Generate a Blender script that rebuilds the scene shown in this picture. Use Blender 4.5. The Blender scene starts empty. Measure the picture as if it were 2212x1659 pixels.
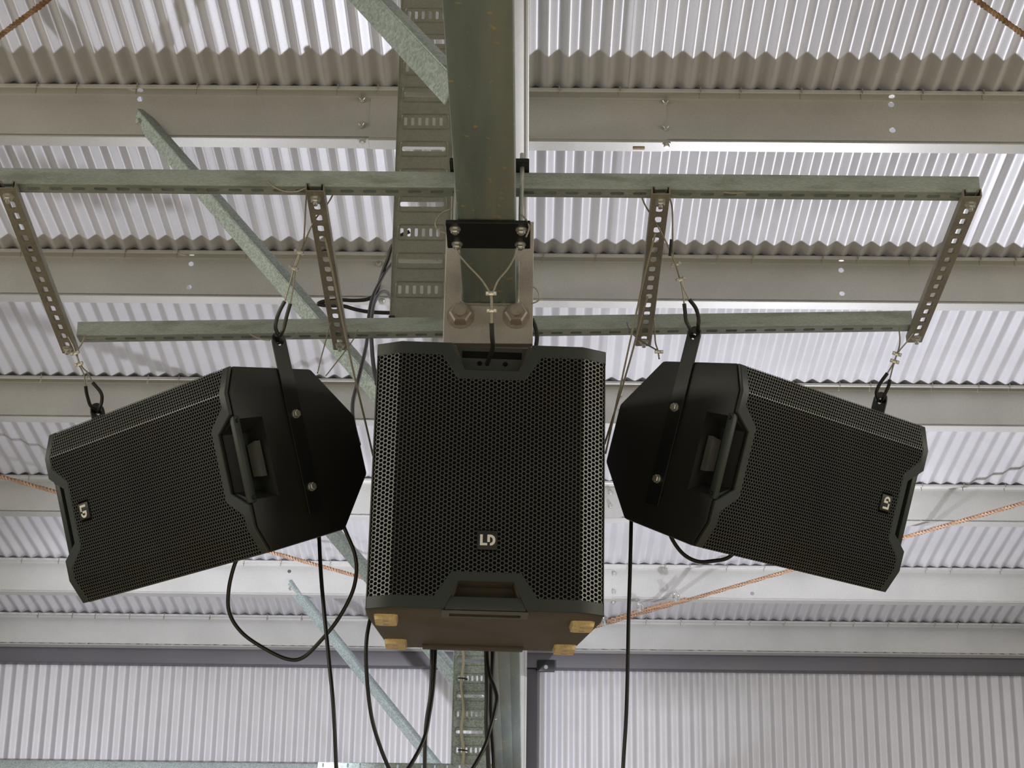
import bpy, bmesh, math, random
from mathutils import Vector as V, Matrix as M
random.seed(7)
SC = bpy.context.scene
COL = SC.collection
PI = math.pi
# ------------------------------------------------------------------ camera
IW, IH, FPX = 2212.0, 1659.0, 4000.0
PITCH, YAW, ROLL = math.radians(18.7), 0.0125, 0.0138
CAM = V((0, 0, 1.6))
FW = V((-math.sin(YAW)*math.cos(PITCH), math.cos(YAW)*math.cos(PITCH), math.sin(PITCH)))
r0 = FW.cross(V((0, 0, 1))).normalized(); u0 = r0.cross(FW)
RT = math.cos(ROLL)*r0 + math.sin(ROLL)*u0
UP = -math.sin(ROLL)*r0 + math.cos(ROLL)*u0
cd = bpy.data.cameras.new('camera'); cam = bpy.data.objects.new('camera', cd); COL.objects.link(cam)
cam.matrix_world = M(((RT.x, UP.x, -FW.x, CAM.x), (RT.y, UP.y, -FW.y, CAM.y), (RT.z, UP.z, -FW.z, CAM.z), (0, 0, 0, 1)))
cd.sensor_fit = 'HORIZONTAL'; cd.sensor_width = 36; cd.lens = 36*FPX/IW
cd.clip_start = .05; cd.clip_end = 100
SC.camera = cam
# ------------------------------------------------------------------ world, lamps, exposure
SC.view_settings.view_transform = 'Standard'; SC.view_settings.look = 'None'
SC.view_settings.gamma = 1; SC.view_settings.use_curve_mapping = False
SC.view_settings.exposure = -0.27
w = bpy.data.worlds.new('hall_air'); SC.world = w; w.use_nodes = True
bg = w.node_tree.nodes['Background']; bg.inputs[0].default_value = (1.0, .95, .84, 1); bg.inputs[1].default_value = .24
def spot(name, loc, aim, power, col, size, blend, r):
    d = bpy.data.lights.new(name, 'SPOT'); d.energy = power; d.color = col; d.shadow_soft_size = r
    d.spot_size = math.radians(size); d.spot_blend = blend
    o = bpy.data.objects.new(name, d); o.location = loc; o.rotation_euler = V(aim).to_track_quat('-Z', 'Y').to_euler(); COL.objects.link(o); return o
def area(name, loc, aim, power, col, sx, sy):
    d = bpy.data.lights.new(name, 'AREA'); d.energy = power; d.color = col; d.shape = 'RECTANGLE'; d.size = sx; d.size_y = sy
    o = bpy.data.objects.new(name, d); o.location = loc; o.rotation_euler = (V(aim)-V(loc)).to_track_quat('-Z', 'Y').to_euler(); COL.objects.link(o); return o
KEY = (.955, .96, 1.04); WARM = (1.0, .95, .78)
spot('uplight', (1.35, 8.75, 2.05), (0, -.08, 1), 400, KEY, 146, .55, .05)          # floodlights standing below the frame, aimed at the roof
spot('uplight', (-1.75, 8.75, 2.05), (0, -.08, 1), 105, KEY, 146, .55, .05)
spot('wall_flood', (-1.7, 7.3, 2.25), (.05, 1, .27), 800, KEY, 64, .7, .06)         # floodlights aimed at the back wall
spot('wall_flood', (1.7, 7.3, 2.25), (-.05, 1, .27), 330, KEY, 64, .7, .06)
for sx in (-1, 1):
    area('side_fill', (7.0*sx, 2.2, 4.2), (0, 3.6, 3.0), 230, WARM, 6.5, 1.1)       # added side fill, also gives the grille chamfers their glint
area('floor_bounce_fill', (0, -3.5, 2.3), (0, -3.45, 0), 700, WARM, 7, 4)                     # added unseen panel behind the camera, lights the floor for upward bounce

def ray(x, y): return FW + RT*((x-IW/2)/FPX) - UP*((y-IH/2)/FPX)
def atZ(x, y, z): return CAM + ray(x, y)*z
def atY(x, y, Y):
    d = ray(x, y); return CAM + d*((Y-CAM.y)/d.y)
def onplane(x, y, p, n):
    d = ray(x, y); return CAM + d*((p-CAM).dot(n)/d.dot(n))
# ------------------------------------------------------------------ materials
def mat(name, col, metal=0.0, rough=.5, var=.0, vscale=8, var2=0, v2scale=60, bump=0, bscale=120, spangle=0, sscale=60, dirt=None, dscale=3, damt=.5, stretch=None, spec=None, fleck=None):
    m = bpy.data.materials.new(name); m.use_nodes = True
    nt = m.node_tree; N = nt.nodes; L = nt.links; b = N['Principled BSDF']
    b.inputs['Metallic'].default_value = metal; b.inputs['Roughness'].default_value = rough
    if spec is not None: b.inputs['Specular IOR Level'].default_value = spec
    tc = N.new('ShaderNodeTexCoord'); src = tc.outputs['Object']
    if stretch:
        mp = N.new('ShaderNodeMapping'); mp.inputs['Scale'].default_value = stretch; L.new(src, mp.inputs[0]); src = mp.outputs[0]
    def noise(sc, det=4):
        n = N.new('ShaderNodeTexNoise'); n.inputs['Scale'].default_value = sc; n.inputs['Detail'].default_value = det
        L.new(src, n.inputs['Vector']); return n.outputs['Fac']
    def mixc(a, bcol, fac, mode='MIX'):
        x = N.new('ShaderNodeMix'); x.data_type = 'RGBA'; x.blend_type = mode
        L.new(fac, x.inputs['Factor']) if not isinstance(fac, float) else x.inputs['Factor'].__setattr__('default_value', fac)
        for i, c in ((6, a), (7, bcol)):
            if isinstance(c, tuple): x.inputs[i].default_value = (*c, 1)
            else: L.new(c, x.inputs[i])
        return x.outputs[2]
    def ramp(f, lo, hi):
        r = N.new('ShaderNodeMapRange'); r.inputs['From Min'].default_value = lo; r.inputs['From Max'].default_value = hi
        L.new(f, r.inputs['Value']); return r.outputs[0]
    def sc(c, k): return tuple(min(1, q*k) for q in c)
    c = None
    if var: c = mixc(sc(col, 1-var), sc(col, 1+var), ramp(noise(vscale), .3, .7))
    if spangle:
        vo = N.new('ShaderNodeTexVoronoi'); vo.inputs['Scale'].default_value = sscale; L.new(src, vo.inputs['Vector'])
        bw = N.new('ShaderNodeRGBToBW'); L.new(vo.outputs['Color'], bw.inputs[0])
        g = mixc((1-spangle,)*3, (1+spangle,)*3, ramp(bw.outputs[0], .2, .8))
        c = mixc(c if c is not None else col, g, 1.0, 'MULTIPLY')
    if var2:
        g = mixc((1-var2,)*3, (1+var2,)*3, ramp(noise(v2scale, 2), .35, .65))
        c = mixc(c if c is not None else col, g, 1.0, 'MULTIPLY')
    if dirt:
        f = N.new('ShaderNodeMath'); f.operation = 'MULTIPLY'; f.inputs[1].default_value = damt
        L.new(ramp(noise(dscale, 6), .5, .68), f.inputs[0])
        c = mixc(c if c is not None else col, dirt, f.outputs[0])
    if fleck:
        n = N.new('ShaderNodeTexNoise'); n.inputs['Scale'].default_value = 42; n.inputs['Detail'].default_value = 1; L.new(tc.outputs['Object'], n.inputs['Vector'])
        c = mixc(c if c is not None else col, fleck, ramp(n.outputs['Fac'], .685, .73))
    if c is None: b.inputs['Base Color'].default_value = (*col, 1)
    else: L.new(c, b.inputs['Base Color'])
    if bump:
        bp = N.new('ShaderNodeBump'); bp.inputs['Strength'].default_value = bump; bp.inputs['Distance'].default_value = .001
        L.new(noise(bscale, 3), bp.inputs['Height']); L.new(bp.outputs[0], b.inputs['Normal'])
    return m
MT = {}
MT['sheet'] = mat('zinc_sheet', (.545, .545, .575), .28, .44, .05, 3, .05, 260, .12, 500)
MT['wallsheet'] = mat('zinc_wall_sheet', (.55, .545, .585), .3, .45, .04, 3, .05, 260, .1, 500)
MT['purlin'] = mat('zinc_purlin', (.50, .50, .485), .35, .45, .06, 4, .05, 200)
MT['galv'] = mat('galvanised_steel', (.34, .37, .34), .45, .45, .12, 5, .06, 300, .12, 250, .10, 90)
MT['spangle'] = mat('spangled_galvanised_steel', (.335, .395, .395), .35, .45, .08, 5, 0, 60, 0, 1, .22, 170)
MT['strut'] = mat('dipped_strut_steel', (.37, .42, .40), .4, .45, .10, 6, .08, 150, .1, 200, .08, 140, (.16, .17, .14), 9, .5, (1, 4, 4))
MT['strutold'] = mat('dull_strut_steel', (.27, .255, .215), .4, .5, .15, 9, .10, 160, .1, 200)
MT['beam'] = mat('galvanised_beam_steel', (.20, .25, .245), .35, .5, .16, 3, .08, 240, .05, 200, 0, 1, (.30, .30, .25), 1.3, .7, (7, .9, 4), fleck=(.42, .33, .19))
MT['plate'] = mat('dull_zinc_plate', (.50, .465, .43), .4, .45, .10, 14, .06, 260, .06, 200)
MT['bolt'] = mat('weathered_bolt', (.42, .37, .32), .6, .45, .15, 60)
MT['zincbolt'] = mat('bright_zinc_bolt', (.55, .56, .54), .75, .3, .1, 90)
MT['weld'] = mat('zinc_weld', (.42, .42, .39), .5, .4, .15, 120)
MT['tray'] = mat('galvanised_tray', (.255, .262, .225), .45, .42, .08, 10, .07, 300, .08, 220, .05, 160)
MT['copper'] = mat('rusty_tinned_rope', (.40, .25, .16), .1, .6, .15, 60)
MT['rust'] = mat('rusted_rope', (.22, .12, .05), .3, .6, .25, 60)
MT['wire'] = mat('steel_wire_rope', (.34, .315, .26), .5, .42, .2, 400)
MT['greywire'] = mat('grey_wire_rope', (.22, .22, .21), .4, .5, .2, 300)
MT['navy'] = mat('dark_slate_paint', (.085, .083, .10), 0, .5, .10, 2, .04, 200, 0, 1, 0, 1, (.11, .09, .085), 2.5, .5)
MT['black'] = mat('black_plastic', (.022, .029, .028), 0, .5, .10, 10, .12, 400, .15, 600, 0, 1, (.030, .027, .021), 6, .7)
MT['cab'] = mat('black_textured_cabinet', (.013, .015, .015), 0, .5, .15, 8, .15, 500, .2, 700, 0, 1, (.022, .018, .013), 5, .6)
MT['cabdusty'] = mat('dusty_black_base', (.075, .063, .047), 0, .6, .2, 8, .12, 500, .1, 600, 0, 1, (.09, .072, .05), 5, .6)
MT['strap'] = mat('black_powder_coated_steel', (.010, .012, .013), .2, .42, .1, 20)
MT['grille'] = mat('dark_grille_steel', (.095, .101, .096), .6, .33, .15, 4, 0, 60, 0, 1, 0, 1, (.10, .082, .06), 5, .6)
MT['foam'] = mat('black_foam', (.006, .006, .006), 0, .9, spec=.1)
MT['rim'] = mat('dusty_rim_lit_recess', (.085, .09, .085), 0, .5, .15, 20)  # dusty handle rim, and the painted lit wall inside the handle recess
MT['rubber'] = mat('dusty_rubber_foot', (.70, .54, .29), 0, .6, .15, 50, .1, 300, .1, 300)
MT['cable'] = mat('black_rubber_cable', (.008, .008, .009), 0, .4)
MT['white'] = mat('white_print', (.72, .70, .66), 0, .5)
MT['tie'] = mat('black_nylon_tie', (.01, .01, .01), 0, .4)
MT['beige'] = mat('beige_conduit', (.36, .34, .27), 0, .5)
MT['floor'] = mat('sealed_concrete', (.52, .45, .35), 0, .55, .12, 1.2, .05, 30)
MT['foamstrip'] = mat('grey_profile_filler', (.07, .07, .075), 0, .8, .2, 30)
# ------------------------------------------------------------------ mesh helpers
WM = {}
def setprops(o, label=None, cat=None, group=None, kind=None):
    if label: o['label'] = label
    if cat: o['category'] = cat
    if group: o['group'] = group
    if kind: o['kind'] = kind
    return o
def thing(name, label, cat, mw=None, group=None, kind=None):
    o = bpy.data.objects.new(name, None); COL.objects.link(o); o.empty_display_size = .1
    mw = M.Translation(mw) if isinstance(mw, V) else (mw or M.Identity(4))
    o.matrix_world = mw; WM[o] = mw.copy()
    return setprops(o, label, cat, group, kind)
def place(o, parent):
    if parent is not None:
        o.parent = parent; o.matrix_parent_inverse = M.Identity(4)
    WM[o] = WM[parent].copy() if parent is not None else M.Identity(4)
class MB:
    def __init__(s): s.v = []; s.f = []; s.sm = []
    def add(s, vs, fs, mx=None, smooth=True):
        b = len(s.v)
        s.v += [(mx @ V(p)) if mx is not None else V(p) for p in vs]
        s.f += [tuple(i+b for i in q) for q in fs]; s.sm += [smooth]*len(fs)
        return s
    def build(s, name, m, parent=None, kind=None, label=None, local=False, angle=35):
        """world-space vertices (unless local) -> one mesh object under parent"""
        me = bpy.data.meshes.new(name)
        vs = s.v
        if parent is not None and not local:
            inv = WM[parent].inverted(); vs = [inv @ p for p in vs]
        org = V((0, 0, 0))
        if parent is None:
            lo = V([min(p[i] for p in vs) for i in range(3)]); hi = V([max(p[i] for p in vs) for i in range(3)])
            org = (lo+hi)/2; vs = [p-org for p in vs]
        me.from_pydata([tuple(p) for p in vs], [], s.f)
        me.materials.append(MT[m] if isinstance(m, str) else m)
        bm = bmesh.new(); bm.from_mesh(me); bmesh.ops.recalc_face_normals(bm, faces=bm.faces); bm.to_mesh(me); bm.free()
        me.shade_smooth(); me.set_sharp_from_angle(angle=math.radians(angle))
        o = bpy.data.objects.new(name, me); COL.objects.link(o)
        place(o, parent)
        if parent is None: o.location = org; WM[o] = M.Translation(org)
        if kind: o['kind'] = kind
        if label: o['label'] = label
        return o
def copy_part(o, parent, mw_from, mw_to):
    pass
def box(x0, x1, y0, y1, z0, z1, bev=0):
    bm = bmesh.new(); bmesh.ops.create_cube(bm, size=1)
    for v in bm.verts:
        v.co = V((x0+(v.co.x+.5)*(x1-x0), y0+(v.co.y+.5)*(y1-y0), z0+(v.co.z+.5)*(z1-z0)))
    if bev: bmesh.ops.bevel(bm, geom=bm.edges[:], offset=bev, segments=2, affect='EDGES', profile=.5)
    return from_bm(bm)
def from_bm(bm):
    bm.verts.index_update()
    r = ([v.co.copy() for v in bm.verts], [tuple(v.index for v in f.verts) for f in bm.faces]); bm.free(); return r
def cyl(r, h, n=12, r2=None, caps=True):
    """axis z from 0 to h"""
    r2 = r if r2 is None else r2
    vs = [(r*math.cos(2*PI*i/n), r*math.sin(2*PI*i/n), 0) for i in range(n)]+[(r2*math.cos(2*PI*i/n), r2*math.sin(2*PI*i/n), h) for i in range(n)]
    fs = [(i, (i+1) % n, n+(i+1) % n, n+i) for i in range(n)]
    if caps: fs += [tuple(range(n-1, -1, -1)), tuple(range(n, 2*n))]
    return vs, fs
def frame(o, z, x=None):
    """matrix with origin o, z axis along z"""
    z = V(z).normalized()
    x = V(x) if x is not None else (V((1, 0, 0)) if abs(z.x) < .8 else V((0, 1, 0)))
    x = (x - z*x.dot(z)).normalized(); y = z.cross(x)
    return M(((x.x, y.x, z.x, o[0]), (x.y, y.y, z.y, o[1]), (x.z, y.z, z.z, o[2]), (0, 0, 0, 1)))
def catmull(P, k=6):
    P = [V(p) for p in P]
    if len(P) < 3: return P
    Q = [2*P[0]-P[1]]+P+[2*P[-1]-P[-2]]; out = []
    for i in range(1, len(Q)-2):
        a, b, c, d = Q[i-1:i+3]
        for j in range(k):
            t = j/k
            out.append(.5*((2*b)+(c-a)*t+(2*a-5*b+4*c-d)*t*t+(3*b-a-3*c+d)*t**3))
    return out+[P[-1]]
def sweep(P, r, n=8, smooth=6, twist=0, lobes=0):
    P = catmull(P, smooth) if smooth else [V(p) for p in P]
    T = [(P[min(i+1, len(P)-1)]-P[max(i-1, 0)]).normalized() for i in range(len(P))]
    x = T[0].orthogonal().normalized(); vs = []; fs = []; s = 0
    for i, p in enumerate(P):
        x = (x-T[i]*x.dot(T[i])).normalized(); y = T[i].cross(x)
        if i: s += (P[i]-P[i-1]).length
        for j in range(n):
            a = 2*PI*j/n
            rr = r*(1+(.16*math.cos(lobes*a) if lobes else 0)); a += twist*s
            vs.append(p+x*(rr*math.cos(a))+y*(rr*math.sin(a)))
    for i in range(len(P)-1):
        for j in range(n):
            fs.append((i*n+j, i*n+(j+1) % n, (i+1)*n+(j+1) % n, (i+1)*n+j))
    fs += [tuple(range(n-1, -1, -1)), tuple((len(P)-1)*n+j for j in range(n))]
    return vs, fs
def plate2d(loops, t, bev=0):
    """flat plate in xy with holes, thickness t along z 0..t (first loop is the outline)"""
    cu = bpy.data.curves.new('tmp', 'CURVE'); cu.dimensions = '2D'; cu.fill_mode = 'BOTH'
    cu.extrude = t/2-bev if t > 0 else 0; cu.bevel_depth = bev; cu.bevel_resolution = 0
    if bev: cu.offset = -bev
    for lp in loops:
        sp = cu.splines.new('POLY'); sp.points.add(len(lp)-1); sp.use_cyclic_u = True
        for p, q in zip(sp.points, lp): p.co = (q[0], q[1], 0, 1)
    o = bpy.data.objects.new('tmp', cu); me = bpy.data.meshes.new_from_object(o)
    bm = bmesh.new(); bm.from_mesh(me); bmesh.ops.remove_doubles(bm, verts=bm.verts, dist=1e-6)
    for v in bm.verts: v.co.z += t/2
    r = from_bm(bm); bpy.data.objects.remove(o); bpy.data.curves.remove(cu); bpy.data.meshes.remove(me)
    return r
def rect(x0, x1, y0, y1): return [(x0, y0), (x1, y0), (x1, y1), (x0, y1)]
def rrect(x0, x1, y0, y1, r, n=3):
    out = []
    for cx, cy, a0 in ((x1-r, y0+r, -PI/2), (x1-r, y1-r, 0), (x0+r, y1-r, PI/2), (x0+r, y0+r, PI)):
        out += [(cx+r*math.cos(a0+PI/2*i/n), cy+r*math.sin(a0+PI/2*i/n)) for i in range(n+1)]
    return out
def circ(x, y, r, n=12, sx=1): return [(x+sx*r*math.cos(2*PI*i/n), y+r*math.sin(2*PI*i/n)) for i in range(n)]
def hexbolt(mb, p, axis, af=.017, h=.009, washer=.0, stud=0, studr=None):
    """nut/bolt head at p standing out along axis"""
    mx = frame(p, axis); z = 0
    if washer: mb.add(*cyl(washer, .0025, 16), mx); z = .0025
    bm = bmesh.new(); r = af/2/math.cos(PI/6)
    vs = [(r*math.cos(PI/3*i), r*math.sin(PI/3*i), z) for i in range(6)]
    vs += [(r*math.cos(PI/3*i), r*math.sin(PI/3*i), z+h*.8) for i in range(6)]+[(r*.84*math.cos(PI/3*i), r*.84*math.sin(PI/3*i), z+h) for i in range(6)]
    bm.free()
    fs = [(i, (i+1) % 6, 6+(i+1) % 6, 6+i) for i in range(6)]+[(6+i, 6+(i+1) % 6, 12+(i+1) % 6, 12+i) for i in range(6)]+[tuple(range(12, 18))]
    mb.add(vs, fs, mx)
    if stud: mb.add(*cyl(studr or af*.32, stud, 10), mx @ M.Translation((0, 0, z+h*.9)))
# ------------------------------------------------------------------ roof, wall, floor
SL = math.radians(8.2); CS, SN = math.cos(SL), math.sin(SL)
def roof_z(Y): return 4.903-math.tan(SL)*(Y-6.26)
RD = V((0, CS, -SN)); RN = V((0, SN, CS))       # down-slope direction, roof normal
PITCHC, AMP = .076, .018
def prof(t):
    s = math.asin(.965*math.sin(2*PI*t-PI/2))/math.asin(.965); return (s+1)/2*AMP
NP = 14
ceiling = thing('ceiling', None, None, V((0, 6.26, roof_z(6.26))), kind='structure')
ceiling['label'] = 'corrugated zinc roof sheeting sloping down to the back wall'
X0 = -5.75; NSH = 15
for k in range(NSH):
    xs = X0+k*.762; mb = MB(); vs = []; fs = []
    n = 10*NP+3
    ys = [1.2, 4, 7, 10, 12.36]
    for Y in ys:
        p = V((0, Y, roof_z(Y)))
        for i in range(n+1):
            x = xs+i*PITCHC/NP; q = p+RN*(prof(i/NP)+(.0012 if i >= 10*NP-2 else 0)+.0005*(k % 2)); vs.append((x, q.y, q.z))
    for j in range(len(ys)-1):
        for i in range(n): fs.append((j*(n+1)+i, j*(n+1)+i+1, (j+1)*(n+1)+i+1, (j+1)*(n+1)+i))
    mb.add(vs, fs); mb.build('roof_sheet', 'sheet', ceiling, angle=60)
WY = 12.34
wall = thing('wall_back', None, None, V((0, WY, 0)), kind='structure'); wall['label'] = 'vertical corrugated zinc cladding of the back wall'
for k in range(NSH):
    xs = X0+.02+k*.762; mb = MB(); vs = []; fs = []; n = 10*NP+3
    for z in (0, 2, 3.2, 4.05):
        for i in range(n+1): vs.append((xs+i*PITCHC/NP, WY+prof(i/NP)-(.0012 if i >= 10*NP-2 else 0)-.0005*(k % 2), z))
    for j in range(3):
        for i in range(n): fs.append((j*(n+1)+i, j*(n+1)+i+1, (j+1)*(n+1)+i+1, (j+1)*(n+1)+i))
    mb.add(vs, fs); mb.build('wall_sheet', 'wallsheet', wall, angle=60)
f = MB().add(*box(-9, 9, -9, 12.4, -.1, 0)).build('floor', 'floor', None, 'structure')
f['label'] = 'smooth brown concrete hall floor'
# eave beam and wall post: dark painted steel
mb = MB().add(*box(-5.7, 5.7, 12.22, 12.335, 3.755, 3.905, .006)); o = mb.build('eave_beam', 'navy', None, 'structure')
setprops(o, 'long dark slate painted beam along the top of the back wall', 'beam')
mb = MB().add(*box(-.15, .042, 12.24, 12.335, 0, 3.75, .004)); o = mb.build('wall_column', 'navy', None, 'structure')
setprops(o, 'dark slate painted post on the back wall under the eave beam', 'column')
t = thing('corner_cleat', 'small black steel cleat with a bolt on the dark eave beam beside the wall post', 'bracket', V((.1, 12.2, 3.7)))
mb = MB().add(*box(.046, .155, 12.19, 12.22, 3.725, 3.80, .002)); mb.build('cleat_plate', 'strap', t)
mb = MB(); hexbolt(mb, (.098, 12.19, 3.755), (0, -1, 0), .022, .01, .014); mb.build('bolt', 'zincbolt', t)
# wall girt
mb = MB().add(*box(-5.7, -.55, 12.16, 12.33, 2.90, 3.104, .008)); o = mb.build('wall_girt', 'spangle', None)
setprops(o, 'galvanised horizontal girt along the back wall at the bottom of the view', 'girt')
RY = 8.75
ra, rb = atY(687, 1646, RY), atY(1062, 1650, RY)
rl = rb.x-ra.x
loops = [rect(0, rl, -.05, 0)]+[rrect(.02+i*.058, .028+i*.058, -.024, -.004, .003, 2) for i in range(int((rl-.03)/.058))]
mx = M(((1, 0, 0, ra.x), (0, 0, 1, RY), (0, 1, 0, ra.z), (0, 0, 0, 1)))
t = thing('slotted_rail', 'slotted galvanised rail at the bottom edge, under the lower cable tray', 'rail', ra)
MB().add(*plate2d(loops, .003), mx).build('slotted_face', 'spangle', t)
MB().add(*box(ra.x, rb.x, RY, RY+.041, ra.z-.003, ra.z, .001)).build('top_flange', 'spangle', t)
# ------------------------------------------------------------------ purlins
ORD = ['first', 'second', 'third', 'fourth', 'fifth', 'sixth']
PY = [6.26, 7.46, 8.668, 9.869, 11.11, 12.09]
FLG, DEP, LIP, TH = .062, .2, .018, .0022
HOLES = {0: [(303, 214), (1925, 226), (1928, 281)], 1: [(413, 570), (408, 620), (1817, 584), (1819, 634)], 4: [(625, 1234), (1625, 1282)]}
BOLTS = {0: [(783, 216), (781, 271), (1437, 222), (1438, 277)], 1: [(818, 571), (816, 621)], 4: [(1327, 1240), (1326, 1279)]}
FBOLT = {0: [(783, 303), (1440, 312)], 1: [(825, 650)], 4: [(1325, 1300)]}
SCREW0 = {0: .03, 1: -.02, 2: .01, 3: .04, 4: 0, 5: .02}
for k, Y in enumerate(PY):
    base = V((0, Y, roof_z(Y)))
    def Pq(x, s, nrm): return base+V((x, 0, 0))+RD*s+RN*nrm
    what = ['first grey roof purlin, nearest the top of the picture', 'second grey roof purlin, passing behind the steel hanging frame',
            'third grey roof purlin, level with the tops of the black loudspeakers', 'fourth roof purlin, brightly lit, crossing behind the middle of the loudspeakers',
            'fifth roof purlin, brightly lit, behind the bottom edges of the loudspeakers', 'last roof purlin, resting directly above the dark eave beam'][k]
    t = thing('roof_purlin', what, 'purlin', base, 'zinc purlins under the roof sheets')
    # web with punched holes
    def local(px):
        q = onplane(px[0], px[1], base+RD*FLG, RD); d = q-(base+RD*FLG); return d.x, d.dot(RN)
    hol = [local(h) for h in HOLES.get(k, [])]
    loops = [rect(-5.6, 5.6, -DEP, 0)]+[circ(h[0], h[1], .012, 12) for h in hol]
    mx = M(((1, 0, 0, 0), (0, RN.y, RD.y, 0), (0, RN.z, RD.z, 0), (0, 0, 0, 1)))
    mb = MB().add(*plate2d(loops, TH), M.Translation(base+RD*FLG) @ mx); mb.build('web', 'purlin', t)
    # top flange with lip toward the camera (rounded bends), bottom flange away
    prf = [(0.004, -LIP), (0.0, -LIP+.003), (0, -.004), (.002, -.0012), (.006, -.0005), (FLG-.004, -.0005), (FLG, -.003), (FLG, -.012), (FLG-.0008, -.012), (FLG-.002, -.004), (FLG-.006, -.0025), (.006, -.0025), (.0025, -.005), (.0022, -LIP+.003)]
    vs = [Pq(x, a, b) for x in (-5.6, 5.6) for a, b in prf]; n = len(prf)
    fs = [(i, (i+1) % n, n+(i+1) % n, n+i) for i in range(n)]
    MB().add(vs, fs).build('top_flange', 'purlin', t)
    prf = [(FLG, -DEP+.012), (FLG, -DEP+.004), (FLG+.003, -DEP), (2*FLG, -DEP), (2*FLG+.002, -DEP+.002), (2*FLG+.002, -DEP+LIP), (2*FLG, -DEP+LIP), (2*FLG, -DEP+.004), (2*FLG-.002, -DEP+.0022), (FLG+.005, -DEP+.0022), (FLG+.0022, -DEP+.005), (FLG+.0022, -DEP+.012)]
    vs = [Pq(x, a, b) for x in (-5.6, 5.6) for a, b in prf]; n = len(prf)
    fs = [(i, (i+1) % n, n+(i+1) % n, n+i) for i in range(n)]
    MB().add(vs, fs).build('bottom_flange', 'purlin', t)
    # overlap sleeve over the rafter
    if k < 5:
        x0, x1 = (-.63, .49)
        mb = MB().add(*box(x0, x1, -.0035, 0, -DEP+.006, -.016), M.Translation(base+RD*(FLG)) @ M(((1, 0, 0, 0), (0, RD.y, RN.y, 0), (0, RD.z, RN.z, 0), (0, 0, 0, 1))))
        mb.add(*box(x0, x1, FLG+.002, 2*FLG, -DEP-.003, -DEP), M.Translation(base) @ M(((1, 0, 0, 0), (0, RD.y, RN.y, 0), (0, RD.z, RN.z, 0), (0, 0, 0, 1))))
        mb.build('lap_sleeve', 'purlin', t)
        bl = [local(p) for p in BOLTS.get(k, [])]
        for bx, bz in bl or [(-.57, -.05), (-.57, -.13), (.43, -.05), (.43, -.13)]:
            m2 = MB(); hexbolt(m2, base+RD*(FLG-.0035)+V((bx, 0, 0))+RN*bz, -RD, .02, .01, .014); m2.build('bolt', 'zincbolt', t)
        for p in FBOLT.get(k, []):
            q = onplane(p[0], p[1], base-RN*(DEP+.003), RN)
            m2 = MB(); hexbolt(m2, q, -RN, .02, .01, .016); m2.build('bolt', 'zincbolt', t)
    # tek screws through the top flange, one every third corrugation
    mb = MB(); sx = X0+PITCHC*.0+SCREW0[k]
    step = 3*PITCHC
    for i in range(int(11.2/step)):
        x = sx+i*step+.1+random.choice((0, 0, 0, PITCHC))
        mb.add(*cyl(.0028, .036, 5), frame(Pq(x, .012, -.001), -RN)); mb.add(*cyl(.0026, .022, 5), frame(Pq(x+.005, -.004, .002), -RN))
    mb.build('roofing_screws', 'bolt', t, kind='stuff')
    # closed-cell profile filler between sheet troughs and purlin
    mb = MB(); vs = []; fs = []; i0 = 0
    for i in range(int(11.2/PITCHC*6)):
        x = -5.6+i*PITCHC/6; hgt = prof(((x-X0) / PITCHC) % 1)
        vs += [Pq(x, .012, 0), Pq(x, .012, hgt+.0005)]
        if i: fs.append((2*i-2, 2*i, 2*i+1, 2*i-1))
    mb.add(vs, fs).build('profile_filler', 'foamstrip', t)
# ------------------------------------------------------------------ rafter under the purlins
RB = .4
base = V((-.107, 6.26, roof_z(6.26)-RB/CS))
t = thing('rafter', 'long zinc main rafter hidden above the galvanised box beam, its edge bright', 'beam', base)
def RM(p): return M.Translation(p) @ M(((1, 0, 0, 0), (0, RD.y, RN.y, 0), (0, RD.z, RN.z, 0), (0, 0, 0, 1)))
MB().add(*box(-.08, .08, -4.9, 6.0, 0, .2-.004, .006), RM(base)).build('web', 'purlin', t)
mb = MB()
for x in (.070, -.080): mb.add(*box(x, x+.010, -4.9, 6.0, -.012, .002, .002), RM(base))
mb.build('flange_lips', 'purlin', t)
mb = MB().add(*box(-.187, -.027, 12.03, 12.21, 0, 4.02, .005)); mb.add(*box(-.037, -.027, 12.018, 12.03, 0, 3.66, .002)).add(*box(-.187, -.177, 12.018, 12.03, 0, 3.66, .002)); mb.build('portal_leg', 'purlin', t)
# ------------------------------------------------------------------ box beam with bolted splice
ST = math.radians(5.5); BD = V((0, math.cos(ST), -math.sin(ST))); BN = V((0, math.sin(ST), math.cos(ST)))
def beam_bottom(Y): return 3.218-math.tan(ST)*(Y-3.76)
def BM(Y, x=-.107): return M.Translation((x, Y, beam_bottom(Y))) @ M(((1, 0, 0, 0), (0, BD.y, BN.y, 0), (0, BD.z, BN.z, 0), (0, 0, 0, 1)))
YS = 4.092; BWD, BHT = .127, .10
t = thing('box_beam', 'galvanised steel box beam running overhead above the middle loudspeaker', 'beam', BM(YS).to_translation())
def tube_section(y0, y1):
    """rectangular hollow section with rolled corners and two shallow stiffening ribs on its underside"""
    h = BWD/2; c = .006
    pr = [(-h+c, 0), (-.028, 0), (-.023, .0016), (-.018, 0), (.018, 0), (.023, .0016), (.028, 0), (h-c, 0), (h-.0015, .0015), (h, c), (h, BHT-c), (h-c, BHT), (-h+c, BHT), (-h, BHT-c), (-h, c), (-h+.0015, .0015)]
    n = len(pr); vs = [(x, y, z) for y in (y0, y1) for x, z in pr]
    return vs, [(i, (i+1) % n, n+(i+1) % n, n+i) for i in range(n)]+[tuple(range(n)), tuple(range(2*n-1, n-1, -1))]
mx = BM(YS)
MB().add(*tube_section(-3.3, 0), mx).build('near_box_section', 'beam', t)
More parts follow.
